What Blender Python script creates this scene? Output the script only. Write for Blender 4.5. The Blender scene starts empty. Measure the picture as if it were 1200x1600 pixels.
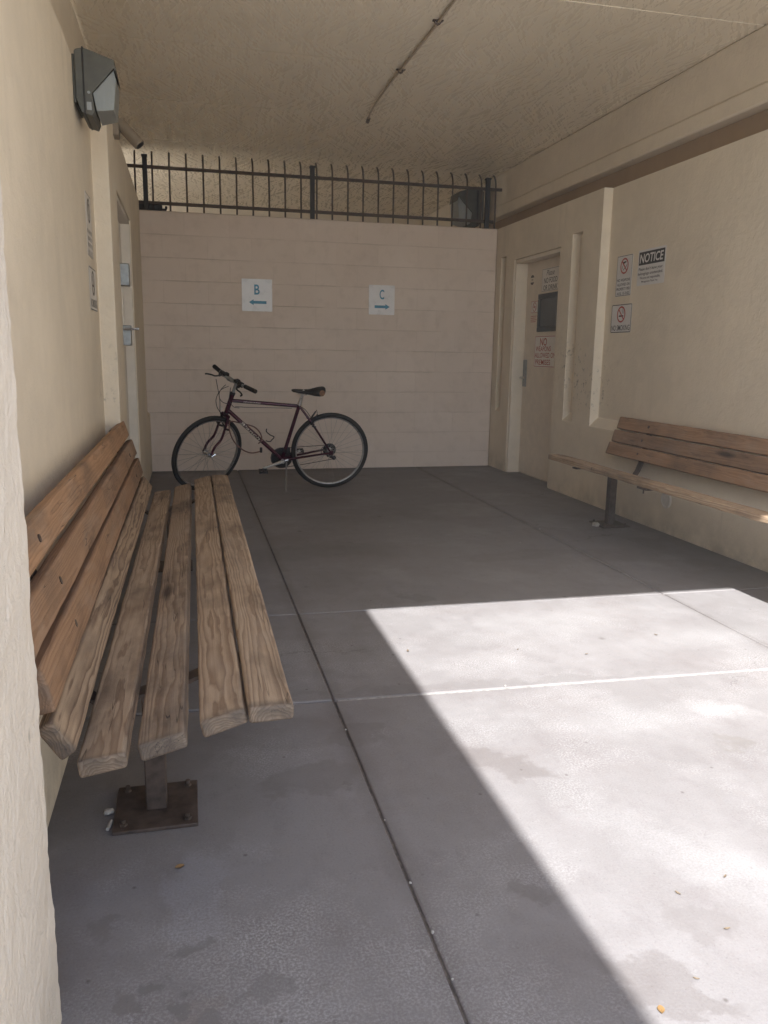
import bpy, bmesh, math, random
from mathutils import Matrix, Vector
random.seed(7)
S = bpy.context.scene
C = S.collection
PI = math.pi
R = math.radians

# ------------------------------------------------------------------ camera
CAMH = 1.16
yaw, pit, rol, FPX = 0.237245, -0.194605, 0.015644, 1257.78
fw = Vector((math.sin(yaw)*math.cos(pit), math.cos(yaw)*math.cos(pit), math.sin(pit)))
rt = Vector((math.cos(yaw), -math.sin(yaw), 0)); up = rt.cross(fw)
cr, sr = math.cos(rol), math.sin(rol)
r2 = cr*rt + sr*up; u2 = -sr*rt + cr*up
cd = bpy.data.cameras.new('camera'); cam = bpy.data.objects.new('camera', cd); C.objects.link(cam)
cam.matrix_world = Matrix(((r2.x, u2.x, -fw.x, 0), (r2.y, u2.y, -fw.y, 0), (r2.z, u2.z, -fw.z, CAMH), (0, 0, 0, 1)))
cd.sensor_fit = 'VERTICAL'; cd.sensor_height = 36.0; cd.lens = 36.0*FPX/1600.0
cd.clip_start = 0.05; cd.clip_end = 2000
S.camera = cam
S.render.resolution_x, S.render.resolution_y = 768, 1024

# ------------------------------------------------------------------ sky, sun, exposure
SUN = Vector((1.125, 2.40, -3.0)).normalized()
w = bpy.data.worlds.new('World'); S.world = w; w.use_nodes = True
wt = w.node_tree; bg = wt.nodes['Background']
sky = wt.nodes.new('ShaderNodeTexSky'); sky.sky_type = 'NISHITA'; sky.sun_disc = False
sky.sun_elevation = math.asin(-SUN.z); sky.sun_rotation = math.atan2(-SUN.x, -SUN.y)
sky.altitude = 300; sky.dust_density = 1.5
wt.links.new(sky.outputs[0], bg.inputs[0]); bg.inputs[1].default_value = 0.13
sl = bpy.data.lights.new('sun', 'SUN'); sl.energy = 4.3; sl.angle = R(0.53); sl.color = (1.0, 0.985, 0.965)
so = bpy.data.objects.new('sun', sl); C.objects.link(so); so.rotation_euler = SUN.to_track_quat('-Z', 'Y').to_euler()
S.view_settings.view_transform = 'Standard'; S.view_settings.look = 'None'
S.view_settings.exposure = 1.66; S.view_settings.gamma = 1.0
S.render.engine = 'CYCLES'
S.cycles.max_bounces = 12; S.cycles.diffuse_bounces = 8; S.cycles.glossy_bounces = 4
S.cycles.use_denoising = True
S.cycles.sample_clamp_indirect = 6.0

# ------------------------------------------------------------------ node helpers
class NT:
    def __init__(self, name):
        self.m = bpy.data.materials.new(name); self.m.use_nodes = True
        self.t = self.m.node_tree; self.b = self.t.nodes['Principled BSDF']
    def n(self, ty, **k):
        x = self.t.nodes.new(ty)
        for a, v in k.items(): setattr(x, a, v)
        return x
    def l(self, a, b): self.t.links.new(a, b)
    def put(self, sock, v):
        if hasattr(v, 'is_linked'): self.l(v, sock)
        else: sock.default_value = v
    def coord(self, kind='Object'): return self.n('ShaderNodeTexCoord').outputs[kind]
    def pos(self): return self.n('ShaderNodeNewGeometry').outputs['Position']
    def math(self, op, a, b=0.0, c=None, clamp=False):
        x = self.n('ShaderNodeMath', operation=op, use_clamp=clamp)
        self.put(x.inputs[0], a); self.put(x.inputs[1], b)
        if c is not None: self.put(x.inputs[2], c)
        return x.outputs[0]
    def vmul(self, v, s):
        x = self.n('ShaderNodeVectorMath', operation='MULTIPLY'); self.l(v, x.inputs[0]); self.put(x.inputs[1], s); return x.outputs[0]
    def vadd(self, v, s):
        x = self.n('ShaderNodeVectorMath', operation='ADD'); self.l(v, x.inputs[0]); self.put(x.inputs[1], s); return x.outputs[0]
    def noise(self, v, scale, detail=4, rough=0.55, out='Fac'):
        x = self.n('ShaderNodeTexNoise'); self.l(v, x.inputs['Vector'])
        x.inputs['Scale'].default_value = scale; x.inputs['Detail'].default_value = detail; x.inputs['Roughness'].default_value = rough
        return x.outputs[out]
    def vor(self, v, scale, out='Distance', feature='F1'):
        x = self.n('ShaderNodeTexVoronoi', feature=feature); self.l(v, x.inputs['Vector']); x.inputs['Scale'].default_value = scale
        return x.outputs[out]
    def ramp(self, f, lo, hi, a=0.0, b=1.0):
        x = self.n('ShaderNodeMapRange'); self.put(x.inputs[0], f)
        for i, v in enumerate((lo, hi, a, b)): x.inputs[i+1].default_value = v
        x.interpolation_type = 'SMOOTHSTEP' if False else 'LINEAR'
        return x.outputs[0]
    def mix(self, f, a, b, mode='MIX'):
        x = self.n('ShaderNodeMix', data_type='RGBA', blend_type=mode)
        self.put(x.inputs[0], f)
        for s, v in ((x.inputs[6], a), (x.inputs[7], b)):
            if hasattr(v, 'is_linked'): self.l(v, s)
            else: s.default_value = (*v, 1) if len(v) == 3 else v
        return x.outputs[2]
    def bump(self, h, strength, dist, prev=None):
        x = self.n('ShaderNodeBump'); x.inputs['Strength'].default_value = strength; x.inputs['Distance'].default_value = dist
        self.l(h, x.inputs['Height'])
        if prev is not None: self.l(prev, x.inputs['Normal'])
        return x.outputs[0]
    def done(self, col=None, rough=None, nor=None, metal=None, spec=None):
        for k, v in (('Base Color', col), ('Roughness', rough), ('Normal', nor), ('Metallic', metal), ('Specular IOR Level', spec)):
            if v is None: continue
            if k == 'Base Color' and not hasattr(v, 'is_linked'): v = (*v, 1)
            self.put(self.b.inputs[k], v)
        return self.m

def m_plain(name, col, rough=0.5, metal=0.0, var=0.12, scale=40, bumps=0.0):
    t = NT(name); v = t.coord(); n = t.noise(v, scale, 3)
    c = t.mix(t.ramp(n, 0.3, 0.7), [x*(1-var) for x in col], [min(1, x*(1+var)) for x in col])
    nor = t.bump(n, bumps, 0.002) if bumps else None
    return t.done(c, t.ramp(n, 0.3, 0.7, max(0, rough-0.06), rough+0.06), nor, metal)

def m_stucco(name, col, dirt=None, bstr=0.5):
    t = NT(name); p = t.pos()
    big = t.noise(p, 1.3, 4); med = t.noise(p, 9, 5); fine = t.noise(p, 85, 4, 0.6); tro = t.noise(t.vadd(p, t.vmul(t.noise(p, 7, 3, out='Color'), (.12, .12, .12))), 24, 5, 0.62)
    c = t.mix(t.ramp(big, 0.3, 0.7), [x*0.93 for x in col], [x*1.05 for x in col])
    c = t.mix(t.ramp(med, 0.35, 0.7, 0.0, 0.18), c, [x*0.72 for x in col])
    # grime that settles along the foot of the wall
    sep = t.n('ShaderNodeSeparateXYZ'); t.l(p, sep.inputs[0])
    low = t.math('MULTIPLY', t.ramp(sep.outputs[2], 0.0, 0.20, 1, 0), t.ramp(t.noise(p, 7, 6, .7), 0.36, 0.62))
    c = t.mix(t.math('MULTIPLY', low, 0.55), c, [x*0.45 for x in col])
    c = t.mix(t.ramp(t.vor(t.vmul(p, (1, 1, .6)), 3.1), .012, .03, .55, 0), c, [x*.35 for x in col])
    dr = t.noise(t.vmul(p, (1, 1, .07)), 9, 4, .6); c = t.mix(t.math('MULTIPLY', t.ramp(dr, .56, .72), t.ramp(t.noise(p, 1.7, 3), .45, .6, 0, .22)), c, [x*.6 for x in col])
    c = t.mix(t.ramp(t.noise(t.vadd(p, (2, 5, 8)), 2.6, 5, .65), .52, .66, 0, .22), c, [min(1, x*1.16) for x in col])
    if dirt:
        for (x, y, z, r, k) in dirt:
            d = t.n('ShaderNodeVectorMath', operation='DISTANCE'); t.l(p, d.inputs[0]); d.inputs[1].default_value = (x, y, z)
            f = t.math('MULTIPLY', t.ramp(d.outputs['Value'], r*0.25, r, 1, 0), t.ramp(t.noise(p, 21, 6, 0.72), 0.56, 0.70))
            c = t.mix(t.math('MULTIPLY', f, k, clamp=True), c, (0.09, 0.075, 0.06))
    nor = t.bump(tro, bstr, 0.010); nor = t.bump(fine, bstr*0.7, 0.004, nor)
    return t.done(c, 0.86, nor, spec=0.25)

CREAM = (0.73, 0.645, 0.515)
M = {}
M['stucco'] = m_stucco('stucco_paint', CREAM, [(3.10, 6.20, 1.0, .32, .8), (3.13, 5.88, 0.95, .36, .8), (3.09, 6.0, .9, .2, .7), (3.1, 6.3, 1.15, .3, .6), (-.40, 4.66, 0.95, .3, .6), (-.4, 4.9, 1.55, .25, .4)])
M['pillar'] = m_stucco('pillar_stucco', (0.70, 0.635, 0.55), None, .9)
M['brown'] = m_stucco('gap_shade_brown', (0.37, 0.27, 0.175), None, 0.3)  # brown that stands for the shade in the gap above the right wall

def m_block():
    t = NT('painted_block'); p = t.pos()
    sep = t.n('ShaderNodeSeparateXYZ'); t.l(p, sep.inputs[0])
    cmb = t.n('ShaderNodeCombineXYZ'); t.l(sep.outputs[0], cmb.inputs[0]); t.l(t.math('ADD', sep.outputs[2], 0.046), cmb.inputs[1])
    wob = t.noise(p, 3, 3, out='Color'); v = t.vadd(cmb.outputs[0], t.vmul(t.vadd(wob, (-.5, -.5, -.5)), (0.008, 0.008, 0)))
    br = t.n('ShaderNodeTexBrick', offset=0.5); t.l(v, br.inputs['Vector'])
    br.inputs['Scale'].default_value = 1.0; br.inputs['Brick Width'].default_value = 0.41; br.inputs['Row Height'].default_value = 0.2047
    br.inputs['Mortar Size'].default_value = 0.004; br.inputs['Mortar Smooth'].default_value = 0.6
    br.inputs['Color1'].default_value = (1, 1, 1, 1); br.inputs['Color2'].default_value = (.975, .972, .968, 1); br.inputs['Mortar'].default_value = (.965, .96, .955, 1)
    zz = t.math('FRACT', t.math('DIVIDE', t.math('ADD', sep.outputs[2], t.math('ADD', .046, t.math('MULTIPLY', t.math('SUBTRACT', t.noise(p, 2.0, 3), .5), .012))), .2047))
    hz = t.ramp(t.math('ABSOLUTE', t.math('SUBTRACT', zz, .5)), .482, .497)
    fac = t.math('MAXIMUM', hz, t.math('MULTIPLY', br.outputs['Fac'], .22))
    # joints filled with paint in places, open in others
    gap = t.ramp(t.noise(t.vmul(p, (1.2, 1, 5)), 2.2, 4), 0.36, 0.6)
    j = t.math('MULTIPLY', fac, gap)
    big = t.noise(p, 1.4, 4)
    c = t.mix(t.ramp(big, 0.3, 0.7), (0.69, 0.59, 0.51), (0.745, 0.645, 0.565))
    c = t.mix(1.0, c, br.outputs['Color'], 'MULTIPLY')
    c = t.mix(t.math('MULTIPLY', j, 0.42), c, (0.28, 0.22, 0.17))
    c = t.mix(t.ramp(t.noise(p, 11, 5), 0.5, 0.75, 0, 0.16), c, (0.36, 0.29, 0.23))
    c = t.mix(t.ramp(t.vor(t.vmul(p, (1, 1, .6)), 16), 0.0, 0.05, 0.35, 0.0), c, (0.40, .33, .27))
    h = t.math('SUBTRACT', t.math('MULTIPLY', t.noise(p, 70, 5, .65), 0.35), t.math('MULTIPLY', j, 1.0))
    h = t.math('SUBTRACT', h, t.math('MULTIPLY', fac, 0.35))
    return t.done(c, 0.8, t.bump(h, 0.5, 0.006), spec=0.3)
M['block'] = m_block()

def m_ceiling():
    t = NT('ceiling_paint'); p = t.pos(); big = t.noise(p, 1.1, 4)
    wp = t.vadd(p, t.vmul(t.noise(p, 1.6, 3, out='Color'), (.16, .16, 0)))
    def strokes(ang, sc, k):
        r = t.n('ShaderNodeVectorRotate', rotation_type='Z_AXIS'); t.l(t.vmul(wp, (1, 1, .02)), r.inputs['Vector']); r.inputs['Angle'].default_value = ang
        return t.noise(t.vadd(t.vmul(r.outputs[0], (sc, sc*.045, 1)), (k, 0, 0)), 1.0, 3, .55)
    s1 = strokes(.06, 42, 0); s2 = strokes(.55, 46, 5); s3 = strokes(-.35, 40, 9)
    sel = t.ramp(t.noise(p, 2.2, 3), .42, .58)
    sc = t.math('ADD', t.math('MULTIPLY', s1, .8), t.math('ADD', t.math('MULTIPLY', s2, sel), t.math('MULTIPLY', s3, t.math('SUBTRACT', 1.0, sel))))
    c = t.mix(t.ramp(big, .3, .7), (0.79, 0.71, 0.565), (0.85, 0.77, 0.62))
    c = t.mix(t.ramp(sc, .72, 1.08, 0, .08), c, (0.54, 0.48, 0.385))
    c = t.mix(t.ramp(t.noise(p, 3, 5, .6), .5, .75, 0, .25), c, (0.60, .53, .42))
    nor = t.bump(sc, .12, .004); nor = t.bump(t.noise(p, 42, 4, .6), .12, .004, nor)
    return t.done(c, t.ramp(sc, .78, 1.05, .2, .48), nor, spec=.7)
M['ceiling'] = m_ceiling()

def m_concrete(name='concrete', stains_and_light=()):
    t = NT(name); p = t.pos()
    big = t.noise(p, .8, 5, .6); med = t.noise(p, 4.5, 7, .70); fine = t.noise(p, 46, 5, .65); sp = t.noise(p, 150, 3, .6)
    grit = t.noise(p, 170, 5, .75)
    c = t.mix(t.ramp(big, .32, .68), (0.172, 0.162, 0.163), (0.215, 0.204, 0.206))
    c = t.mix(t.ramp(med, .44, .74, 0, .5), c, (0.262, .253, .257))
    c = t.mix(t.ramp(t.noise(t.vadd(p, (7, 3, 0)), 2.3, 6, .66), .50, .70, 0, .5), c, (0.138, .116, .113))
    c = t.mix(t.ramp(t.noise(t.vmul(p, (1, .6, 1)), 13, 6, .72), .52, .68, 0, .4), c, (0.148, .132, .136))
    c = t.mix(t.ramp(grit, .38, .64, .0, .35), c, (0.262, .253, .257))
    # thin pale crust, broken up into grit
    cr_ = t.math('MULTIPLY', t.ramp(t.noise(t.vadd(p, (3, 9, 0)), 1.8, 6, .68), .50, .68), t.ramp(grit, .47, .60))
    c = t.mix(t.math('MULTIPLY', cr_, .75), c, (0.40, .395, .40))
    c = t.mix(t.ramp(sp, .60, .72, 0, .4), c, (0.10, .09, .088))
    c = t.mix(t.ramp(t.vor(p, 9), .02, .06, .7, 0), c, (0.085, .072, .068))
    c = t.mix(t.ramp(t.vor(t.vadd(p, (4.3, 1.7, 0)), 2.3), .02, .05, .6, 0), c, (0.085, .072, .068))
    sx = t.n('ShaderNodeSeparateXYZ'); t.l(p, sx.inputs[0])
    # dust trodden in along the two long joints and the foot of the walls
    nj = t.ramp(t.noise(p, 8, 6, .7), .3, .65, .25, 1)
    for x0, wd in ((.445, .05), (2.28, .04), (-.37, .16), (3.09, .16)):
        f = t.math('MULTIPLY', t.ramp(t.math('ABSOLUTE', t.math('SUBTRACT', sx.outputs[0], x0)), 0, wd, .42, 0), nj)
        c = t.mix(f, c, (.085, .07, .062))
    f = t.math('MULTIPLY', t.ramp(t.math('ABSOLUTE', t.math('SUBTRACT', sx.outputs[1], 8.05)), 0, .25, .5, 0), nj); c = t.mix(f, c, (.085, .07, .062))
    # a few hairline cracks
    ck = t.vor(t.vadd(p, t.vmul(t.noise(p, 3, 5, .7, out='Color'), (.35, .35, 0))), .55, feature='DISTANCE_TO_EDGE')
    c = t.mix(t.math('MULTIPLY', t.ramp(ck, 0, .0026, .42, 0), t.ramp(t.noise(t.vadd(p, (0, 11, 0)), .9, 2), .5, .58)), c, (.06, .052, .05))
    wob = t.vmul(t.vadd(t.noise(p, 5, 7, .68, out='Color'), (-.5, -.5, -.5)), (.34, .34, 0))
    pw = t.vadd(p, wob)
    for (x, y, rx, ry, ang, k, colr) in stains_and_light:
        q = t.vadd(pw, (-x, -y, 0))
        rot = t.n('ShaderNodeVectorRotate', rotation_type='Z_AXIS'); t.l(q, rot.inputs['Vector']); rot.inputs['Angle'].default_value = -ang
        q = t.vmul(rot.outputs[0], (1/rx, 1/ry, 0))
        ln = t.n('ShaderNodeVectorMath', operation='LENGTH'); t.l(q, ln.inputs[0])
        soft = colr == WH and rx > .05
        k = k*.68
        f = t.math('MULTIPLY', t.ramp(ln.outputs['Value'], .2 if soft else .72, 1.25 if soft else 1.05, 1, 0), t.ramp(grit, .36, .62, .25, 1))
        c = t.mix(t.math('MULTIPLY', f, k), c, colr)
    h = t.math('ADD', t.math('MULTIPLY', med, 1.2), t.math('MULTIPLY', fine, .5))
    nor = t.bump(h, .22, .006); nor = t.bump(sp, .2, .002, nor)
    return t.done(c, t.ramp(med, .3, .7, .62, .82), nor, spec=.35)
BR = (0.098, 0.082, 0.076); WH = (0.40, .40, .405); GR = (.088, .08, .077)
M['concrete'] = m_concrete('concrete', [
    (-.03, 1.45, .035, .022, .2, .7, GR), (-.06, 1.36, .03, .016, 0, .75, GR), (-.12, 1.33, .03, .028, .6, .7, BR), (-.03, 1.30, .02, .016, 0, .7, GR), (-.0, 1.27, .055, .03, .2, .5, (.20, .165, .14)), (-.20, 1.55, .03, .03, 0, .6, BR), (.37, 1.98, .03, .015, 0, .6, GR), (.48, 2.25, .10, .05, .3, .55, BR), (1.05, 3.6, .10, .05, 0, .5, GR), (.2, 2.35, .3, .14, -.4, .4, BR), (1.9, 4.3, .5, .12, .1, .35, BR), (-.1, 2.25, .2, .25, 0, .35, BR),
    (.30, 2.02, .17, .07, .2, .6, BR), (.86, 2.0, .16, .06, -.7, .75, BR), (.72, 1.46, .07, .045, -1.0, .6, BR), (.86, 1.14, .17, .05, -.6, .7, BR),
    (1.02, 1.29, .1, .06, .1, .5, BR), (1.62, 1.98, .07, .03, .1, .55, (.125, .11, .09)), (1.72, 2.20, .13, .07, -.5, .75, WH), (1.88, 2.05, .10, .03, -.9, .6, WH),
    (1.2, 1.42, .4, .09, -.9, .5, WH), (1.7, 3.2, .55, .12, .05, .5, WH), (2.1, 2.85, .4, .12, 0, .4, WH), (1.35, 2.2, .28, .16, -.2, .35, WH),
    (.12, 1.28, .06, .035, .3, .55, GR), (.05, 1.18, .05, .03, 0, .55, GR), (.0, 1.22, .05, .04, .5, .5, GR), (.62, 4.6, .5, .2, .2, .35, GR), (1.4, 5.6, .7, .3, .1, .35, GR),
    (-.02, 1.60, .09, .17, .3, .45, (.30, .305, .34)), (.42, 1.33, .02, .014, 0, .7, WH), (.22, 1.14, .025, .02, 0, .7, WH), (.97, 2.55, .9, .03, -.05, .35, GR), (2.2, 2.3, .3, .2, .3, .4, WH)])  # the bluish entry is a patch of reflected light painted on the floor
M['groundc'] = m_plain('bounce_yard_concrete', (.62, .59, .54), .8, 0, .15, 2)  # unseen ground, made pale to bounce light onto walls and ceiling
M['joint'] = m_plain('joint_dirt', (.15, .13, .115), .95, var=.4, scale=60)

M['jointstrip'] = m_plain('grey_joint_strip', (.30, .295, .285), .8, 0, .3, 50)
def m_wood(name, light, dark, contrast, stain=.5, grey=0.0):
    t = NT(name); v = t.coord(); rnd = t.n('ShaderNodeObjectInfo').outputs['Random']
    off = t.n('ShaderNodeCombineXYZ'); t.l(t.math('MULTIPLY', rnd, 37.0), off.inputs[1])
    t.l(t.math('MULTIPLY', t.math('SUBTRACT', rnd, .5), .10), off.inputs[0]); t.l(t.math('ADD', t.math('MULTIPLY', rnd, .03), .022), off.inputs[2])
    a = t.n('ShaderNodeVectorMath', operation='ADD'); t.l(v, a.inputs[0]); t.l(off.outputs[0], a.inputs[1]); q = a.outputs[0]
    s = t.vmul(q, (1, .045, 1))
    dis = t.vmul(t.vadd(t.noise(s, 14, 3, .5, out='Color'), (-.5, -.5, -.5)), (.05, 0, .05))
    fold = t.vmul(t.vadd(t.noise(t.vmul(q, (1, .25, 1)), 22, 3, .5, out='Color'), (-.5, -.5, -.5)), (.010, 0, .010))
    b = t.n('ShaderNodeVectorMath', operation='ADD'); t.l(s, b.inputs[0]); t.l(dis, b.inputs[1])
    b2 = t.n('ShaderNodeVectorMath', operation='ADD'); t.l(b.outputs[0], b2.inputs[0]); t.l(fold, b2.inputs[1])
    fl = t.vmul(b2.outputs[0], (1, 0, 1)); ln = t.n('ShaderNodeVectorMath', operation='LENGTH'); t.l(fl, ln.inputs[0])
    ring = t.math('FRACT', t.math('MULTIPLY', ln.outputs['Value'], 150.0))
    rg = t.math('MULTIPLY', t.ramp(ring, .25, .85), t.ramp(ring, .86, 1.0, 1, 0))
    fib = t.noise(t.vmul(q, (1, .02, 1)), 260, 3, .6); fib2 = t.noise(t.vmul(q, (1, .03, 1)), 70, 3, .6)
    c = t.mix(t.math('MULTIPLY', rg, contrast), light, dark)
    c = t.mix(t.ramp(fib, .35, .7, 0, .35), c, [x*.55 for x in light])
    c = t.mix(t.ramp(fib2, .45, .7, 0, .35), c, dark)
    st = t.noise(t.vmul(q, (1, .45, 1)), 5.5, 5, .6)
    c = t.mix(t.ramp(st, .48, .70, 0, stain), c, (.10, .078, .062))
    tone = t.mix(rnd, (.82, .80, .80), (1.12, 1.06, 1.0)); c = t.mix(1.0, c, tone, 'MULTIPLY')
    c = t.mix(t.ramp(t.noise(t.vmul(q, (1, .3, 1)), 9, 6, .7), .50, .72, 0, .32), c, (.40, .345, .285))
    sy_ = t.n('ShaderNodeSeparateXYZ'); t.l(v, sy_.inputs[0])
    c = t.mix(t.math('MULTIPLY', t.ramp(t.math('ABSOLUTE', sy_.outputs[1]), 1.59, 1.615, 0, .75), t.ramp(t.noise(q, 30, 4, .6), .3, .6, .4, 1)), c, (.10, .083, .07))
    # knots, and long drying cracks
    kn = t.vor(t.vmul(q, (1, .22, 1)), 5.2); c = t.mix(t.ramp(kn, .05, .12, .92, 0), c, (.06, .04, .028))
    ck = t.noise(t.vmul(q, (1, .035, 1)), 34, 2, .5); ckf = t.math('MULTIPLY', t.ramp(t.math('ABSOLUTE', t.math('SUBTRACT', ck, .5)), 0, .010, 1, 0), t.ramp(t.noise(t.vmul(q, (1, .5, 1)), 5, 2), .52, .6))
    c = t.mix(t.math('MULTIPLY', ckf, .85), c, (.045, .035, .03))
    h = t.math('SUBTRACT', t.math('ADD', t.math('MULTIPLY', fib, .5), t.math('MULTIPLY', rg, .5)), t.math('MULTIPLY', ckf, 1.5))
    return t.done(c, .74, t.bump(h, .45, .0022), spec=.3)
M['wood_seat'] = m_wood('weathered_seat_wood', (.455, .36, .26), (.22, .15, .10), .85, .8)
M['wood_bold'] = m_wood('bold_grain_wood', (.45, .345, .24), (.16, .105, .07), .97, .3)
M['wood_back'] = m_wood('stained_back_wood', (.41, .26, .16), (.25, .15, .085), .65, .6)
M['steel'] = m_plain('rusty_brown_steel', (.085, .062, .05), .6, .3, .45, 30, .4)
M['iron'] = m_plain('dark_brown_iron', (.085, .062, .048), .6, .2, .4, 30)
M['black'] = m_plain('black_metal', (.018, .017, .018), .5, .1)
M['housing'] = m_plain('bronze_housing', (.085, .084, .072), .5, .15, .2, 20)
M['white'] = m_plain('white_door_paint', (.66, .60, .515), .5, 0, .05, 15)
M['frametan'] = m_plain('cream_frame_paint', (.72, .64, .52), .55, 0, .05, 12)
M['doortan'] = m_plain('tan_door_paint', (.72, .635, .52), .5, 0, .06, 12)
M['grey'] = m_plain('grey_metal', (.32, .33, .33), .38, .7, .15)
M['chrome'] = m_plain('brushed_chrome', (.62, .61, .60), .25, 1.0, .1)
M['cable'] = m_plain('painted_cable', (.40, .33, .25), .6)
M['plate'] = m_plain('sign_white', (.66, .64, .62), .4, 0, .04, 8)
M['plateold'] = m_plain('sign_faded_white', (.76, .72, .66), .5, 0, .06, 8)
M['ink'] = m_plain('black_ink', (.03, .028, .028), .6, 0, .1)
M['inkfade'] = m_plain('faded_ink', (.13, .115, .10), .6, 0, .2)
M['red'] = m_plain('red_ink', (.42, .075, .06), .6, 0, .1)
M['redfade'] = m_plain('dull_red_ink', (.42, .075, .045), .6, 0, .1)
M['acrylic'] = m_plain('acrylic_sign', (.74, .74, .76), .3, 0, .04, 10)
M['blue'] = m_plain('blue_letter', (.05, .24, .38), .45, 0, .08)
M['tyre'] = m_plain('tyre_rubber', (.018, .017, .016), .75, 0, .25, 80)
M['rubber'] = m_plain('grip_rubber', (.015, .015, .015), .8)
M['purple'] = m_plain('plum_frame_paint', (.058, .012, .026), .22, .25, .1)
M['alu'] = m_plain('bare_aluminium', (.62, .61, .60), .3, .9, .1)
M['rim'] = m_plain('rim_alloy', (.40, .39, .385), .32, .9, .2)
M['spoke'] = m_plain('spoke_steel', (.30, .29, .28), .4, .9, .1)
M['vinyl'] = m_plain('saddle_vinyl', (.02, .019, .018), .45)
M['vinylworn'] = m_plain('worn_saddle_patch', (.20, .11, .06), .7, 0, .3, 60)
M['lockcable'] = m_plain('brown_lock_sleeve', (.16, .075, .06), .45)
M['decal'] = m_plain('pale_decal', (.62, .58, .50), .5)
M['leafy'] = m_plain('yellow_leaf', (.25, .15, .06), .7, 0, .25)
M['leafdry'] = m_plain('dry_leaf', (.16, .12, .08), .8, 0, .25)
M['paper'] = m_plain('crumpled_paper', (.40, .38, .35), .8, 0, .15)
M['pvc'] = m_plain('white_cover', (.62, .58, .52), .5, 0, .06)
M['camtan'] = m_plain('beige_camera_shell', (.22, .18, .135), .45, 0, .08)
def m_glass():
    t = NT('prismatic_glass'); v = t.coord(); wv = t.n('ShaderNodeTexWave', bands_direction='Y'); t.l(v, wv.inputs['Vector']); wv.inputs['Scale'].default_value = 60
    t.b.inputs['Transmission Weight'].default_value = .35
    return t.done((.33, .355, .345), .32, t.bump(wv.outputs['Fac'], .25, .002), spec=.6)
M['glass'] = m_glass()
M['pane'] = m_plain('dark_window_pane', (.05, .058, .058), .12, 0, .1, 4)
M['paneframe'] = m_plain('dark_window_frame', (.03, .036, .037), .45)

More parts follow.
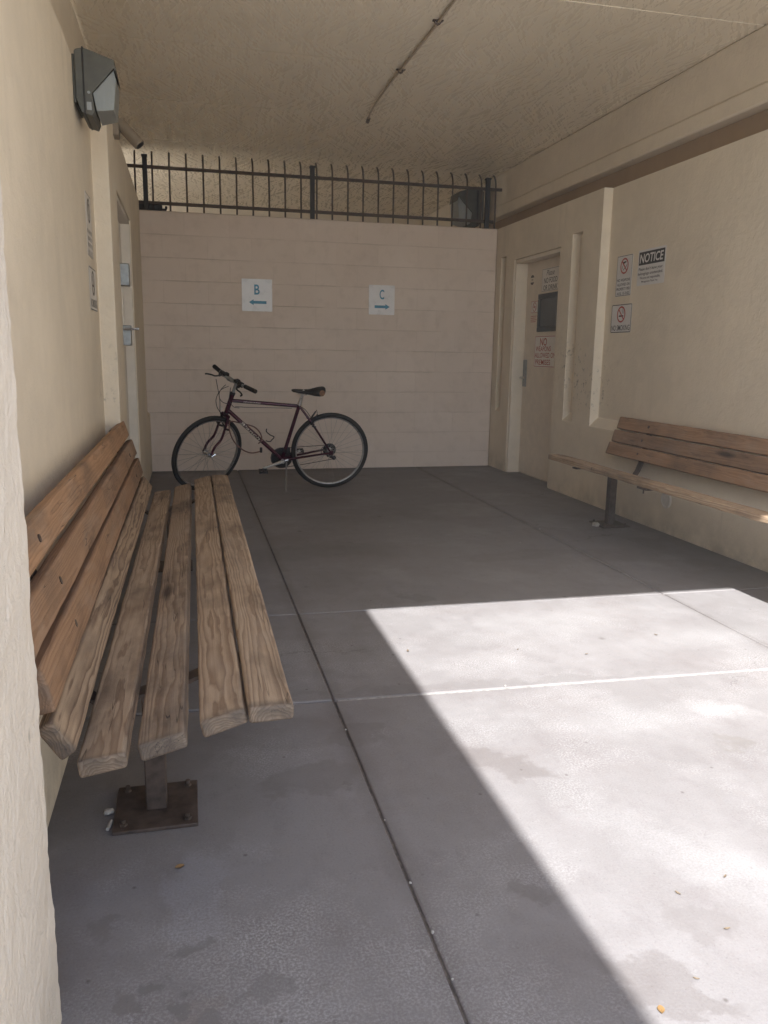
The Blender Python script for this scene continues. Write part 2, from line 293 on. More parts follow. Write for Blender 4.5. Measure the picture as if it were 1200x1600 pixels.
# ------------------------------------------------------------------ mesh helpers
class MB:
    def __init__(self): self.b = bmesh.new()
    def box(self, c, s, m=None):
        mt = Matrix.Translation(c) @ Matrix.Diagonal((*s, 1))
        if m is not None: mt = m @ mt
        bmesh.ops.create_cube(self.b, size=1, matrix=mt); return self
    def span(self, a, b, m=None):
        return self.box([(x+y)/2 for x, y in zip(a, b)], [abs(y-x) for x, y in zip(a, b)], m)
    def prism(self, pts, y0, y1, y0s=None):         # polygon in (x, z), extruded along y
        f = [self.b.verts.new((x, y0, z)) for x, z in pts]; g = [self.b.verts.new((x, y1, z)) for x, z in pts]
        self.b.faces.new(f); self.b.faces.new(g[::-1])
        for i in range(len(pts)):
            j = (i+1) % len(pts); self.b.faces.new((f[i], g[i], g[j], f[j]))
        return self
    def poly(self, pts):
        self.b.faces.new([self.b.verts.new(p) for p in pts]); return self
    def tube(self, pts, r, n=8, close=False, cap=True):
        pts = [Vector(p) for p in pts]; k = len(pts); rr = r if isinstance(r, (list, tuple)) else [r]*k
        rings = []; ref = None
        for i, p in enumerate(pts):
            if close: d = pts[(i+1) % k] - pts[i-1]
            else: d = pts[min(i+1, k-1)] - pts[max(i-1, 0)]
            d.normalize()
            if ref is None: ref = d.orthogonal().normalized()
            ref = (ref - d*ref.dot(d)).normalized(); bi = d.cross(ref)
            rings.append([self.b.verts.new(p + (ref*math.cos(2*PI*j/n) + bi*math.sin(2*PI*j/n))*rr[i]) for j in range(n)])
        for i in range(k if close else k-1):
            A, B = rings[i], rings[(i+1) % k]
            for j in range(n): self.b.faces.new((A[j], A[(j+1) % n], B[(j+1) % n], B[j]))
        if cap and not close: self.b.faces.new(rings[0][::-1]); self.b.faces.new(rings[-1])
        return self
    def ring(self, c, rad, prof, ax='Y', n=64):      # profile [(dr, dy)] swept round an axis along y
        rings = []
        for i in range(n):
            a = 2*PI*i/n
            rings.append([self.b.verts.new((c[0]+(rad+dr)*math.cos(a), c[1]+dy, c[2]+(rad+dr)*math.sin(a))) for dr, dy in prof])
        k = len(prof)
        for i in range(n):
            A, B = rings[i], rings[(i+1) % n]
            for j in range(k): self.b.faces.new((A[j], B[j], B[(j+1) % k], A[(j+1) % k]))
        return self
    def disc(self, c, r, th, n=24, teeth=0, td=.004):   # disc, axis along y
        pts = []
        m_ = n if not teeth else teeth*2
        for i in range(m_):
            a = 2*PI*i/m_; q = r + (td if teeth and i % 2 else 0)
            pts.append((c[0]+q*math.cos(a), c[2]+q*math.sin(a)))
        return self.prism(pts, c[1]-th/2, c[1]+th/2)
    def strip(self, pts, wy, th):                     # flat bar swept through (x, z) points, wy wide in y
        P = [Vector((x, z)) for x, z in pts]; o = []; u = []
        for i, p in enumerate(P):
            d = (P[min(i+1, len(P)-1)] - P[max(i-1, 0)]).normalized(); n_ = Vector((-d.y, d.x))
            o.append(p + n_*th/2); u.append(p - n_*th/2)
        return self.prism([tuple(q) for q in o] + [tuple(q) for q in u[::-1]], -wy/2, wy/2)
    def xf(self, m): self.b.transform(m); return self
    def build(self, name, mat, parent=None, bevel=0, seg=2, smooth=35, loc=None, rot=None):
        bmesh.ops.recalc_face_normals(self.b, faces=self.b.faces)
        me = bpy.data.meshes.new(name); self.b.to_mesh(me); self.b.free()
        me.materials.append(mat)
        if smooth:
            me.shade_smooth()
            try: me.set_sharp_from_angle(angle=R(smooth))
            except Exception: me.shade_flat()
        else: me.shade_flat()
        o = bpy.data.objects.new(name, me); C.objects.link(o)
        if parent: o.parent = parent
        if loc is not None: o.location = loc
        if rot is not None: o.rotation_euler = rot
        if bevel:
            md = o.modifiers.new('bevel', 'BEVEL'); md.width = bevel; md.segments = seg; md.limit_method = 'ANGLE'; md.angle_limit = R(40); md.harden_normals = False
        return o
def tag(o, label=None, cat=None, group=None, kind=None):
    for k, v in (('label', label), ('category', cat), ('group', group), ('kind', kind)):
        if v: o[k] = v
    return o
def empty(name, loc, label, cat, group=None, rz=0, mat=None):
    o = bpy.data.objects.new(name, None); C.objects.link(o); o.empty_display_size = .1
    if mat is not None: o.matrix_world = mat
    else: o.location = loc; o.rotation_euler = (0, 0, rz)
    return tag(o, label, cat, group)
def copy_tree(o, parent=None):
    c = o.copy(); C.objects.link(c)
    if parent is not None: c.parent = parent
    for ch in [x for x in bpy.data.objects if x.parent == o]: copy_tree(ch, c)
    return c
def smoothpath(pts, n=6):
    P = [Vector(p) for p in pts]; out = []
    for i in range(len(P)-1):
        a, b, c, d = P[max(i-1, 0)], P[i], P[i+1], P[min(i+2, len(P)-1)]
        for k in range(n):
            t = k/n
            out.append(0.5*((2*b) + (c-a)*t + (2*a-5*b+4*c-d)*t*t + (3*b-a-3*c+d)*t**3))
    return out + [P[-1]]

# text as thin flat mesh in local x/y, fitted into a box centred at (cx, cy)
def text_into(mb, s, cx, cy, wid, hei, bold=.0, shear=0.0, z=.001, left=False):
    cu = bpy.data.curves.new('letters', 'FONT'); cu.body = s; cu.size = 1; cu.offset = bold; cu.shear = shear; cu.resolution_u = 3
    ob = bpy.data.objects.new('letters', cu); C.objects.link(ob)
    bpy.context.view_layer.update()
    me = bpy.data.meshes.new_from_object(ob.evaluated_get(bpy.context.evaluated_depsgraph_get()))
    xs = [v.co.x for v in me.vertices]; ys = [v.co.y for v in me.vertices]
    x0, x1, y0, y1 = min(xs), max(xs), min(ys), max(ys)
    sx = wid/(x1-x0) if wid else None; sy = hei/(y1-y0)
    if sx is None: sx = sy
    t = bmesh.new(); t.from_mesh(me)
    vm = {}
    for v in t.verts: vm[v.index] = mb.b.verts.new(((v.co.x-(x0+x1)/2)*sx+cx, (v.co.y-(y0+y1)/2)*sy+cy, z))
    for f in t.faces:
        try: mb.b.faces.new([vm[v.index] for v in f.verts])
        except ValueError: pass
    t.free(); bpy.data.objects.remove(ob); bpy.data.curves.remove(cu); bpy.data.meshes.remove(me)
    return mb
def flat_ring(mb, cx, cy, r0, r1, z=.001, n=40):
    a = [mb.b.verts.new((cx+r0*math.cos(2*PI*i/n), cy+r0*math.sin(2*PI*i/n), z)) for i in range(n)]
    b = [mb.b.verts.new((cx+r1*math.cos(2*PI*i/n), cy+r1*math.sin(2*PI*i/n), z)) for i in range(n)]
    for i in range(n): j = (i+1) % n; mb.b.faces.new((a[i], b[i], b[j], a[j]))
def flat_bar(mb, x0, y0, x1, y1, wd, z=.001):
    d = Vector((x1-x0, y1-y0)).normalized(); n_ = Vector((-d.y, d.x))*wd/2
    mb.poly([(x0+n_.x, y0+n_.y, z), (x0-n_.x, y0-n_.y, z), (x1-n_.x, y1-n_.y, z), (x1+n_.x, y1+n_.y, z)])
def flat_poly(mb, pts, z=.001): mb.poly([(x, y, z) for x, y in pts])
def rrect(wd, ht, r, n=5):
    out = []
    for cx, cy, a0 in ((wd/2-r, ht/2-r, 0), (-wd/2+r, ht/2-r, 90), (-wd/2+r, -ht/2+r, 180), (wd/2-r, -ht/2+r, 270)):
        for i in range(n+1):
            a = R(a0+90*i/n); out.append((cx+r*math.cos(a), cy+r*math.sin(a)))
    return out
def flat_frame(mb, wd, ht, r, inset, th, z=.001):
    A = rrect(wd-2*inset, ht-2*inset, r); B = rrect(wd-2*inset-2*th, ht-2*inset-2*th, max(r-th, .001))
    a = [mb.b.verts.new((x, y, z)) for x, y in A]; b = [mb.b.verts.new((x, y, z)) for x, y in B]
    for i in range(len(a)): j = (i+1) % len(a); mb.b.faces.new((a[i], a[j], b[j], b[i]))
def plate(name, wd, ht, mat, parent, r=.006, th=.0016):
    mb = MB(); pts = rrect(wd, ht, r)
    f = [mb.b.verts.new((x, y, 0)) for x, y in pts]; g = [mb.b.verts.new((x, y, -th)) for x, y in pts]
    mb.b.faces.new(f); mb.b.faces.new(g[::-1])
    for i in range(len(pts)): j = (i+1) % len(pts); mb.b.faces.new((f[i], g[i], g[j], f[j]))
    return mb.build(name, mat, parent, smooth=0)
def basis(loc, wall):
    x, z = {'right': ((0, -1, 0), (-1, 0, 0)), 'left': ((0, 1, 0), (1, 0, 0)), 'back': ((1, 0, 0), (0, -1, 0))}[wall]
    y = (0, 0, 1)
    return Matrix(((x[0], y[0], z[0], loc[0]), (x[1], y[1], z[1], loc[1]), (x[2], y[2], z[2], loc[2]), (0, 0, 0, 1)))

# ------------------------------------------------------------------ ground and floor
mb = MB(); mb.poly([(-60, -60, -.03), (60, -60, -.03), (60, 60, -.03), (-60, 60, -.03)])
tag(mb.build('ground', M['groundc'], smooth=0), kind='structure')
mb = MB()
xs = [-.62, .445, 2.28, 3.42]; ys = [-3.2, -.6, 0.45, 2.505, 3.458, 8.05]
ys = [-.9, .62, 2.505, 3.458, 12.0]
g = .003
for i in range(3):
    for j in range(4):
        x0, x1, y0, y1 = xs[i]+g, xs[i+1]-g, ys[j]+g, ys[j+1]-g
        sk = lambda x, y: y - (0.030*(x-1.2) if abs(y-2.505) < .02 else 0.012*(x-1.2) if abs(y-3.458) < .02 else 0)
        y0 += .002 if j == 2 else 0; y1 -= .004 if j == 1 else 0
        v = [mb.b.verts.new((x, sk(x, y), z)) for z in (-.02, 0) for x, y in ((x0, y0), (x1, y0), (x1, y1), (x0, y1))]
        for q in ((0, 3, 2, 1), (4, 5, 6, 7), (0, 1, 5, 4), (1, 2, 6, 5), (2, 3, 7, 6), (3, 0, 4, 7)): mb.b.faces.new([v[k] for k in q])
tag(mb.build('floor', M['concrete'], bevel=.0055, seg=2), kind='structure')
mb = MB(); mb.poly([(-.62, -.9, -.008), (3.42, -.9, -.008), (3.42, 12, -.008), (-.62, 12, -.008)])
tag(mb.build('floor_joint_bed', M['joint'], smooth=0), kind='structure')
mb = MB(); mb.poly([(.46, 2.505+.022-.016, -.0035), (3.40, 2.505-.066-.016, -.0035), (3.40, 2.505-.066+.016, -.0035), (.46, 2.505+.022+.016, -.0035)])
tag(mb.build('floor_joint_strip', M['jointstrip'], smooth=0), kind='structure')  # grey strip laid in the cross joint

# ------------------------------------------------------------------ walls: a stepped sheet with recesses
def stepped(ysb, zsb, depth, front, sgn, thick, post=None):
    """cells (i, j) between breakpoints; depth(i, j) is the recess; sgn=+1 recesses toward +x"""
    b = MB(); V = {}
    def vert(y, z, d):
        k = (round(y, 4), round(z, 4), round(d, 4))
        if k not in V:
            zz = post(y, z, d) if post else z
            V[k] = b.b.verts.new((front + sgn*d, y, zz))
        return V[k]
    ny, nz = len(ysb)-1, len(zsb)-1
    D = [[depth((ysb[i]+ysb[i+1])/2, (zsb[j]+zsb[j+1])/2) for j in range(nz)] for i in range(ny)]
    for i in range(ny):
        for j in range(nz):
            y0, y1, z0, z1, d = ysb[i], ysb[i+1], zsb[j], zsb[j+1], D[i][j]
            b.b.faces.new([vert(y0, z0, d), vert(y1, z0, d), vert(y1, z1, d), vert(y0, z1, d)])
            for (ii, jj, p, q) in ((i+1, j, (y1, z0), (y1, z1)), (i, j+1, (y0, z1), (y1, z1))):
                e = D[ii][jj] if ii < ny and jj < nz else thick
                if abs(e-d) > 1e-5: b.b.faces.new([vert(*p, d), vert(*q, d), vert(*q, e), vert(*p, e)])
            if i == 0: b.b.faces.new([vert(y0, z0, d), vert(y0, z1, d), vert(y0, z1, thick), vert(y0, z0, thick)])
    y0, y1, z0, z1 = ysb[0], ysb[-1], zsb[0], zsb[-1]
    bk = [vert(y0, z0, thick), vert(y1, z0, thick), vert(y1, z1, thick), vert(y0, z1, thick)]
    b.b.faces.new(bk)
    return b
WT = 2.413
XR, XL = 3.09, -.372
# right wall
def dR(y, z):
    if 6.57 < y < 7.58 and z < 2.065: return .135
    if 6.18 < y < 6.355 and .62 < z < 2.14: return .075
    if 7.80 < y < 7.93 and .59 < z < 2.12: return .075
    if y < 5.87 and z > .615: return .075
    return 0
postR = lambda y, z, d: z + .07 if abs(d-.075) < 1e-4 and .58 < z < .63 else z
rw = stepped([-1.2, 5.87, 6.18, 6.355, 6.57, 7.58, 7.80, 7.93, 8.30], [-.02, .59, .615, .62, 2.065, 2.12, 2.14, WT], dR, XR, 1, .19, postR).build('stucco_wall', M['stucco'], bevel=.012, seg=3)
tag(rw, 'cream stucco wall on the right with recessed panel, tall slots and tan door', 'wall')
# left wall
def dL(y, z):
    if 5.12 < y < 6.28 and z < 2.06: return .125
    if y < 4.65 and z > .60: return .083
    if y > 7.55 and z > .56: return .062
    return 0
postL = lambda y, z, d: z + .07 if abs(d-.083) < 1e-4 and .58 < z < .63 else (z+.05 if abs(d-.062) < 1e-4 and z < .6 else z)
lw = stepped([1.20, 4.65, 5.12, 6.28, 7.55, 8.30], [-.02, .56, .60, 2.06, WT], dL, XL, -1, .19, postL).build('stucco_wall', M['stucco'], bevel=.012, seg=3)
tag(lw, 'cream stucco wall on the left behind the long bench with white door', 'wall')
# near pillar
from mathutils import noise as mnoise
mb = MB(); gv = {}
def pv(x, y, z):
    k = (round(x, 4), round(y, 4), round(z, 4))
    if k not in gv:
        nz = mnoise.noise(Vector((x*9, y*9, z*9)))*.0022 + mnoise.noise(Vector((x*34, y*34+5, z*34)))*.0016 + mnoise.noise(Vector((x*90, y*90+9, z*90)))*.0014
        cx, cy = (x+.6), (y-.4); gv[k] = mb.b.verts.new((x + nz*(1 if x > -.3 else 0), y + nz*(1 if y > 1.2 else 0), z))
    return gv[k]
ysb = [-.75] + [-.2+.0182*i for i in range(0, 83)]; ysb[-1] = 1.312
zsb = [-.02 + 2.38*i/170 for i in range(171)]; xsb = [-.253-.0187*i for i in range(6)] + [-1.0]
for j in range(170):
    for i in range(len(ysb)-1): mb.b.faces.new((pv(-.253, ysb[i], zsb[j]), pv(-.253, ysb[i+1], zsb[j]), pv(-.253, ysb[i+1], zsb[j+1]), pv(-.253, ysb[i], zsb[j+1])))
    for i in range(len(xsb)-1): mb.b.faces.new((pv(xsb[i], 1.312, zsb[j]), pv(xsb[i+1], 1.312, zsb[j]), pv(xsb[i+1], 1.312, zsb[j+1]), pv(xsb[i], 1.312, zsb[j+1])))
    mb.b.faces.new((pv(-.253, -.75, zsb[j]), pv(-.253, -.75, zsb[j+1]), pv(-1.0, -.75, zsb[j+1]), pv(-1.0, -.75, zsb[j])))
    mb.b.faces.new((pv(-1.0, -.75, zsb[j]), pv(-1.0, -.75, zsb[j+1]), pv(-1.0, 1.312, zsb[j+1]), pv(-1.0, 1.312, zsb[j])))
mb.b.faces.new([pv(-.253, y, 2.36) for y in ysb] + [pv(x, 1.312, 2.36) for x in xsb[1:]] + [pv(-1.0, -.75, 2.36)])
pl = mb.build('pillar', M['pillar'], smooth=70)
tag(pl, 'rough pale stucco pillar edge close to the camera at left', 'pillar')
# back wall
mb = MB(); mb.span((-.43, 8.05, -.02), (3.085, 8.25, WT))
bw = mb.build('block_wall', M['block'], bevel=.008)
tag(bw, 'painted concrete block wall across the back behind the bicycle', 'wall')
# far wall beyond
mb = MB(); mb.span((-3.2, 11.35, -.02), (5.2, 11.55, 2.996))
tag(mb.build('far_wall', M['stucco']), 'cream stucco wall far beyond the block wall under the ceiling', 'wall')

mb = MB(); mb.span((-1.3, 8.32, -.02), (-1.15, 11.34, 2.5))  # unseen wall, added on the left to dim the ceiling beyond
tag(mb.build('light_blocking_wall', M['stucco']), 'unseen stucco wall added to block light beyond the block wall, left of the far wall', 'wall')
mb = MB(); mb.span((3.30, 8.32, -.02), (3.45, 11.34, 2.19))  # unseen wall, added to close the right side against daylight
tag(mb.build('light_blocking_wall', M['stucco']), 'unseen stucco wall added to block light beyond the block wall, below the right roof beam', 'wall')
# ceiling panels with seams, roof slab over them
mb = MB()
sy = [1.062, 1.93, 3.15, 4.345, 5.517, 6.73, 7.965, 9.16, 10.36, 11.6]
for i in range(len(sy)-1):
    dz = random.uniform(0, .003)
    mb.span((-1.25 if i < 6 else -2.6, sy[i]+.0015, 3.0+dz), (3.60, sy[i+1]-.0015, 3.03))
cl = mb.build('ceiling', M['ceiling'], bevel=.003)
tag(cl, kind='structure')
mb = MB()
mb.span((-1.25, 1.040, 3.032), (5.2, 8.6, 3.16)); mb.span((-2.6, 8.6, 3.032), (5.2, 11.6, 3.16))
mb.span((-3.2, -1.6, 3.0), (-.418, 1.038, 3.16))
mb.span((3.25, -3.0, 3.0), (5.2, 1.038, 3.16)); mb.span((3.605, 1.040, 3.0), (5.2, 11.6, 3.031))
tag(mb.build('roof', M['ceiling']), kind='structure')
# beams
bm_ = empty('roof_beam', (3.3, 4, 2.6), 'cream roof beam with a band of painted-in shade under it, running above the right wall', 'beam')
mb = MB(); mb.span((3.2-3.3, -1.2-4, 2.685-2.6), (3.58-3.3, 11.34-4, 2.998-2.6)); mb.build('upper_face', M['stucco'], bm_, bevel=.01)
mb = MB(); mb.span((3.186-3.3, -1.2-4, 2.573-2.6), (3.57-3.3, 11.33-4, 2.6845-2.6)); mb.build('lower_lip', M['stucco'], bm_, bevel=.012)
mb = MB(); mb.span((3.284-3.3, -1.2-4, 2.2-2.6), (3.5-3.3, 11.33-4, 2.5725-2.6)); mb.build('shadow_band', M['brown'], bm_)  # shaded gap under the beam, its darkness put into the colour
mb = MB(); mb.span((-.75, 1.32, 2.41), (-.556, 8.3, 2.998))
tag(mb.build('roof_beam', M['stucco'], bevel=.01), 'cream roof beam above the left wall beside the wall lamp', 'beam')

# ------------------------------------------------------------------ right door
fr = MB()
fr.span((3.098, 7.545, 0), (3.2245, 7.577, 2.03)); fr.span((3.098, 6.573, 0), (3.2245, 6.60, 2.03)); fr.span((3.10, 6.573, 2.03), (3.2245, 7.577, 2.062))
fro = fr.build('door_frame', M['frametan'], rw, bevel=.004)
d = MB(); d.span((3.217, 6.603, .012), (3.2235, 7.542, 2.027)); do = d.build('door', M['doortan'], rw, bevel=.002)
wn = MB()
wx0, wx1, wz0, wz1 = 6.80, 7.24, 1.38, 1.723
for a, b_ in (((wx0, wz0), (wx1, wz0+.045)), ((wx0, wz1-.045), (wx1, wz1)), ((wx0, wz0+.046), (wx0+.05, wz1-.046)), ((wx1-.05, wz0+.046), (wx1, wz1-.046))):
    wn.span((3.203, a[0], a[1]), (3.2168, b_[0], b_[1]))
wno = wn.build('window_frame', M['paneframe'], do, bevel=.003)
p_ = MB(); p_.span((3.211, wx0+.05, wz0+.045), (3.2165, wx1-.05, wz1-.045)); p_.build('window_pane', M['pane'], do)
lk = MB(); lk.span((3.206, 7.45, .86), (3.2168, 7.525, 1.12)); lk.build('lock_plate', M['grey'], do, bevel=.004)
hd = MB(); hd.tube([(3.206, 7.49, .945), (3.165, 7.49, .945)], .012); hd.tube([(3.17, 7.495, .945), (3.168, 7.45, .947), (3.168, 7.385, .95)], .010); hd.build('handle', M['chrome'], do)
# left door
fr = MB(); fr.span((-.4925, 6.243, 0), (-.379, 6.277, 2.03)); fr.span((-.4925, 5.123, 0), (-.382, 5.15, 2.03)); fr.span((-.4925, 5.123, 2.03), (-.382, 6.277, 2.057))
fr.build('door_frame', M['white'], lw, bevel=.004)
d = MB(); d.span((-.4925, 5.153, .012), (-.440, 6.240, 2.027)); dl = d.build('door', M['white'], lw, bevel=.003)
x = MB(); x.span((-.4395, 5.66, 1.565), (-.356, 5.74, 1.706)); x.build('lock_box', M['grey'], dl, bevel=.006)
x = MB(); x.span((-.4395, 5.66, 1.185), (-.361, 5.74, 1.316)); x.build('lock_box', M['grey'], dl, bevel=.006)
x = MB(); x.tube([(-.40, 5.66, 1.29), (-.40, 5.635, 1.29), (-.36, 5.63, 1.291), (-.308, 5.63, 1.292)], .008); x.build('handle', M['chrome'], dl)
x = MB(); x.tube([(-.412, 5.70, 1.32), (-.412, 5.70, 1.562)], .011); x.build('conduit', M['white'], dl)

# ------------------------------------------------------------------ signs
def sign_weapons(loc, wall, label, group, old=False):
    e = empty('sign', None, label, 'sign', group, mat=basis(loc, wall)); W_, H_ = .218, .292
    plate('plate', W_, H_, M['plate'] if not old else M['plateold'], e)
    mb = MB(); flat_frame(mb, W_, H_, .006, .002, .0035)
    for s, y, wd in (('NO WEAPONS', -.030, .185), ('ALLOWED ON', -.062, .175), ('PROPERTY PER', -.094, .190), ('A.R.S. 13-3102', -.126, .175)): text_into(mb, s, 0, y, wd, .020, .012)
    mb.build('lettering', M['ink'] if not old else M['inkfade'], e, smooth=0)
    mb = MB()
    flat_poly(mb, [(-.022, .099), (.022, .104), (.022, .094), (-.004, .089), (-.010, .074), (-.020, .075), (-.015, .089), (-.022, .089)])
    flat_bar(mb, -.02, .040, .016, .062, .005); flat_bar(mb, .018, .060, .036, .078, .005); flat_bar(mb, -.032, .052, -.030, .072, .005)
    mb.build('pictogram', M['ink'] if not old else M['inkfade'], e, smooth=0)
    mb = MB(); flat_ring(mb, 0, .07, .046, .057, .002); flat_bar(mb, -.035, .105, .035, .035, .010, .0024); mb.build('prohibition_ring', M['red'] if not old else M['inkfade'], e, smooth=0)
    return e
def sign_smoking(loc, wall, label, group, old=False):
    e = empty('sign', None, label, 'sign', group, mat=basis(loc, wall)); W_, H_ = .292, .207
    plate('plate', W_, H_, M['plate'] if not old else M['plateold'], e, .012)
    mb = MB(); flat_frame(mb, W_, H_, .012, .001, .0055); text_into(mb, 'NO SMOKING', 0, -.068, .262, .040, .008); mb.build('lettering', M['ink'] if not old else M['inkfade'], e, smooth=0)
    mb = MB(); flat_bar(mb, -.035, .018, .03, .018, .010)
    for k in range(3):
        cx = .012+.012*k
        for a in range(5):
            a0, a1 = .035+.009*a, .035+.009*(a+1); flat_bar(mb, cx+.004*math.sin(a*1.7+k), a0, cx+.004*math.sin((a+1)*1.7+k), a1, .0028)
    mb.build('pictogram', M['ink'] if not old else M['inkfade'], e, smooth=0)
    mb = MB(); flat_ring(mb, 0, .030, .048, .060, .002); flat_bar(mb, -.036, .066, .036, -.006, .010, .0024); mb.build('prohibition_ring', M['red'] if not old else M['inkfade'], e, smooth=0)
    return e
PX = XR + .075 - .003
sign_weapons((PX, 5.618, 1.752), 'right', 'white NO WEAPONS sign with red ring, left of the NOTICE sign on right wall', None)
sign_smoking((PX, 5.617, 1.443), 'right', 'white NO SMOKING sign with rounded black border, lowest sign on the right wall', None)
e = empty('sign', None, 'black and white NOTICE sign about unattended belongings on the right wall', 'sign', mat=basis((PX, 5.258, 1.785), 'right'))
plate('plate', .348, .245, M['plate'], e, .004)
mb = MB(); flat_poly(mb, [(-.162, .018), (.165, .018), (.165, .108), (-.162, .108)]); mb.build('header_panel', M['ink'], e, smooth=0)
mb = MB(); text_into(mb, 'NOTICE', .0, .063, .30, .062, .02, .12, .0016); mb.build('header_lettering', M['plate'], e, smooth=0)
mb = MB()
for s, y, wd, hh in (("Please don't leave your", -.012, .305, .027), ('belongings unattended.', -.044, .315, .026), ('We are not responsible.', -.073, .26, .024), ('Management Thank You.', -.098, .21, .017)): text_into(mb, s, -.005, y, wd, hh, .012, .08)
mb.build('lettering', M['ink'], e, smooth=0)
# left wall, seen edge-on
LX = XL - .083 + .003
sign_weapons((LX, 4.35, 1.748), 'left', 'faded tall sign with dark border seen edge-on high on the left wall', None, True)
sign_smoking((LX, 4.385, 1.45), 'left', 'faded rounded sign seen edge-on on the left wall, under the taller faded sign', None, True)
# B and C on the block wall
def arrow(mb, cx, cy, L_, dirn):
    s = dirn
    flat_poly(mb, [(cx+s*L_/2, cy), (cx+s*(L_/2-.045), cy+.027), (cx+s*(L_/2-.045), cy+.013), (cx-s*L_/2, cy+.013), (cx-s*L_/2, cy-.013), (cx+s*(L_/2-.045), cy-.013), (cx+s*(L_/2-.045), cy-.027)])
for ch, cx, cz, wd, ht, dirn, lab in (('B', .659, 1.688, .288, .300, -1, 'square white sign lettered B with blue arrow pointing left on block wall'), ('C', 1.888, 1.680, .262, .285, 1, 'square white sign lettered C with blue arrow pointing right on block wall')):
    e = empty('sign', None, lab, 'sign', None, mat=basis((cx, 8.042, cz), 'back'))
    plate('plate', wd, ht, M['acrylic'], e, .004, .005)
    mb = MB(); text_into(mb, ch, 0, .052, .052 if ch == 'B' else .048, .094, .02); mb.build('letter', M['blue'], e, smooth=0)
    mb = MB(); arrow(mb, 0.005, -.066, .168 if ch == 'B' else .155, dirn); mb.build('arrow', M['blue'], e, smooth=0)
# signs on the tan door
DX = 3.217 - .003
e = empty('sign', None, 'faded white sign reading Please NO FOOD OR DRINK above the door window', 'sign', mat=basis((DX, 7.005, 1.842), 'right'))
plate('plate', .38, .205, M['plateold'], e, .004)
mb = MB(); flat_frame(mb, .38, .205, .004, .004, .003); text_into(mb, 'NO FOOD', 0, -.005, .28, .048, .01); text_into(mb, 'OR DRINK', 0, -.068, .30, .046, .01); mb.build('lettering', M['inkfade'], e, smooth=0)
mb = MB(); text_into(mb, 'Please', -.01, .062, .17, .05, 0, .35); mb.build('script_lettering', M['inkfade'], e, smooth=0)
e = empty('sign', None, 'cream sign with red lettering NO WEAPONS ALLOWED ON PREMISES on the tan door', 'sign', mat=basis((DX, 7.035, 1.199), 'right'))
plate('plate', .50, .288, M['plateold'], e, .012)
mb = MB(); flat_frame(mb, .50, .288, .012, .004, .005)
text_into(mb, 'NO', -.055, .088, .15, .072, .015); text_into(mb, 'WEAPONS', -.055, .025, .33, .046, .006); text_into(mb, 'ALLOWED ON', -.01, -.034, .45, .046, .006); text_into(mb, 'PREMISES', -.055, -.098, .33, .050, .006)
mb.build('lettering', M['redfade'], e, smooth=0)
e = empty('sticker', None, 'small square red no smoking sticker left of the door window', 'sticker', mat=basis((DX, 7.332, 1.613), 'right'))
plate('backing', .165, .108, M['plateold'], e, .003)
mb = MB(); flat_frame(mb, .165, .108, .003, .001, .004); flat_ring(mb, 0, 0, .036, .043); flat_bar(mb, -.03, .03, .03, -.03, .007); flat_bar(mb, -.025, 0, .025, 0, .008, .0014); mb.build('prohibition_ring', M['redfade'], e, smooth=0)
mb = MB()
for k in range(4): flat_bar(mb, -.08, -.085-.017*k, .06-.02*(k % 2), -.085-.017*k, .005)
mb.build('small_print', M['redfade'], e, smooth=0)
e = empty('sticker', None, 'small dark round emblem sticker at upper left of the tan door', 'sticker', mat=basis((DX, 7.415, 1.868), 'right'))
mb = MB()
flat_poly(mb, [(.04*math.cos(R(a)), .015+.03*math.sin(R(a))) for a in range(10, 171, 16)]); flat_poly(mb, [(.04*math.cos(R(a)), -.018+.028*math.sin(R(a))) for a in range(190, 351, 16)])
flat_bar(mb, -.02, 0, .02, 0, .007); mb.build('emblem', M['inkfade'], e, smooth=0)

# ------------------------------------------------------------------ fence on the block wall
FY = 8.15
f = empty('iron_fence', (1.35, FY, WT), 'dark iron railing of thin curved bars on top of the block wall', 'fence')
mb = MB(); mb.box((-.03, 0, .392), (3.66, .028, .028)); mb.build('rail', M['iron'], f, bevel=.003)
mb = MB(); mb.box((-.03, 0, .080), (3.50, .028, .028)); mb.build('rail', M['iron'], f, bevel=.003)
bar = None
for i in range(24):
    xx = -.425 + 3.51*i/23 - 1.35
    if bar is None:
        pts = [(0, .0, -.0), (0, .0, .40), (0, .012, .465), (0, .045, .515), (0, .085, .540)]
        mb = MB(); mb.tube(smoothpath(pts[:2], 1)[:-1] + smoothpath(pts[1:], 4), .0085, 8); bar = mb.build('bar', M['iron'], f); bar.location = (xx, 0, 0)
    else:
        b_ = bar.copy(); C.objects.link(b_); b_.parent = f; b_.location = (xx, 0, 0)
po = None
for xx in (-.335, 1.205, 2.985):
    if po is None:
        mb = MB(); mb.span((-.021, -.045, 0), (.021, -.003, .47)); mb.span((-.027, -.051, .47), (.027, .003, .488)); po = mb.build('post', M['black'], f, bevel=.003)
    else: po = po.copy(); C.objects.link(po); po.parent = f
    po.location = (xx-1.35, -.014, 0)
mb = MB(); mb.span((-.14, -.04, 0), (.12, .045, .075)); mb.span((-.11, -.03, .0751), (.07, .035, .098)); mb.tube([(.12, 0, .035), (.15, 0, .035), (.155, 0, .05), (.155, 0, .066)], .012)
mb.build('metal_box', M['black'], bevel=.006, loc=(-.315, 8.215, WT))
tag(bpy.data.objects['metal_box'], 'small black metal box lying on the block wall at the left end of the railing', 'box')

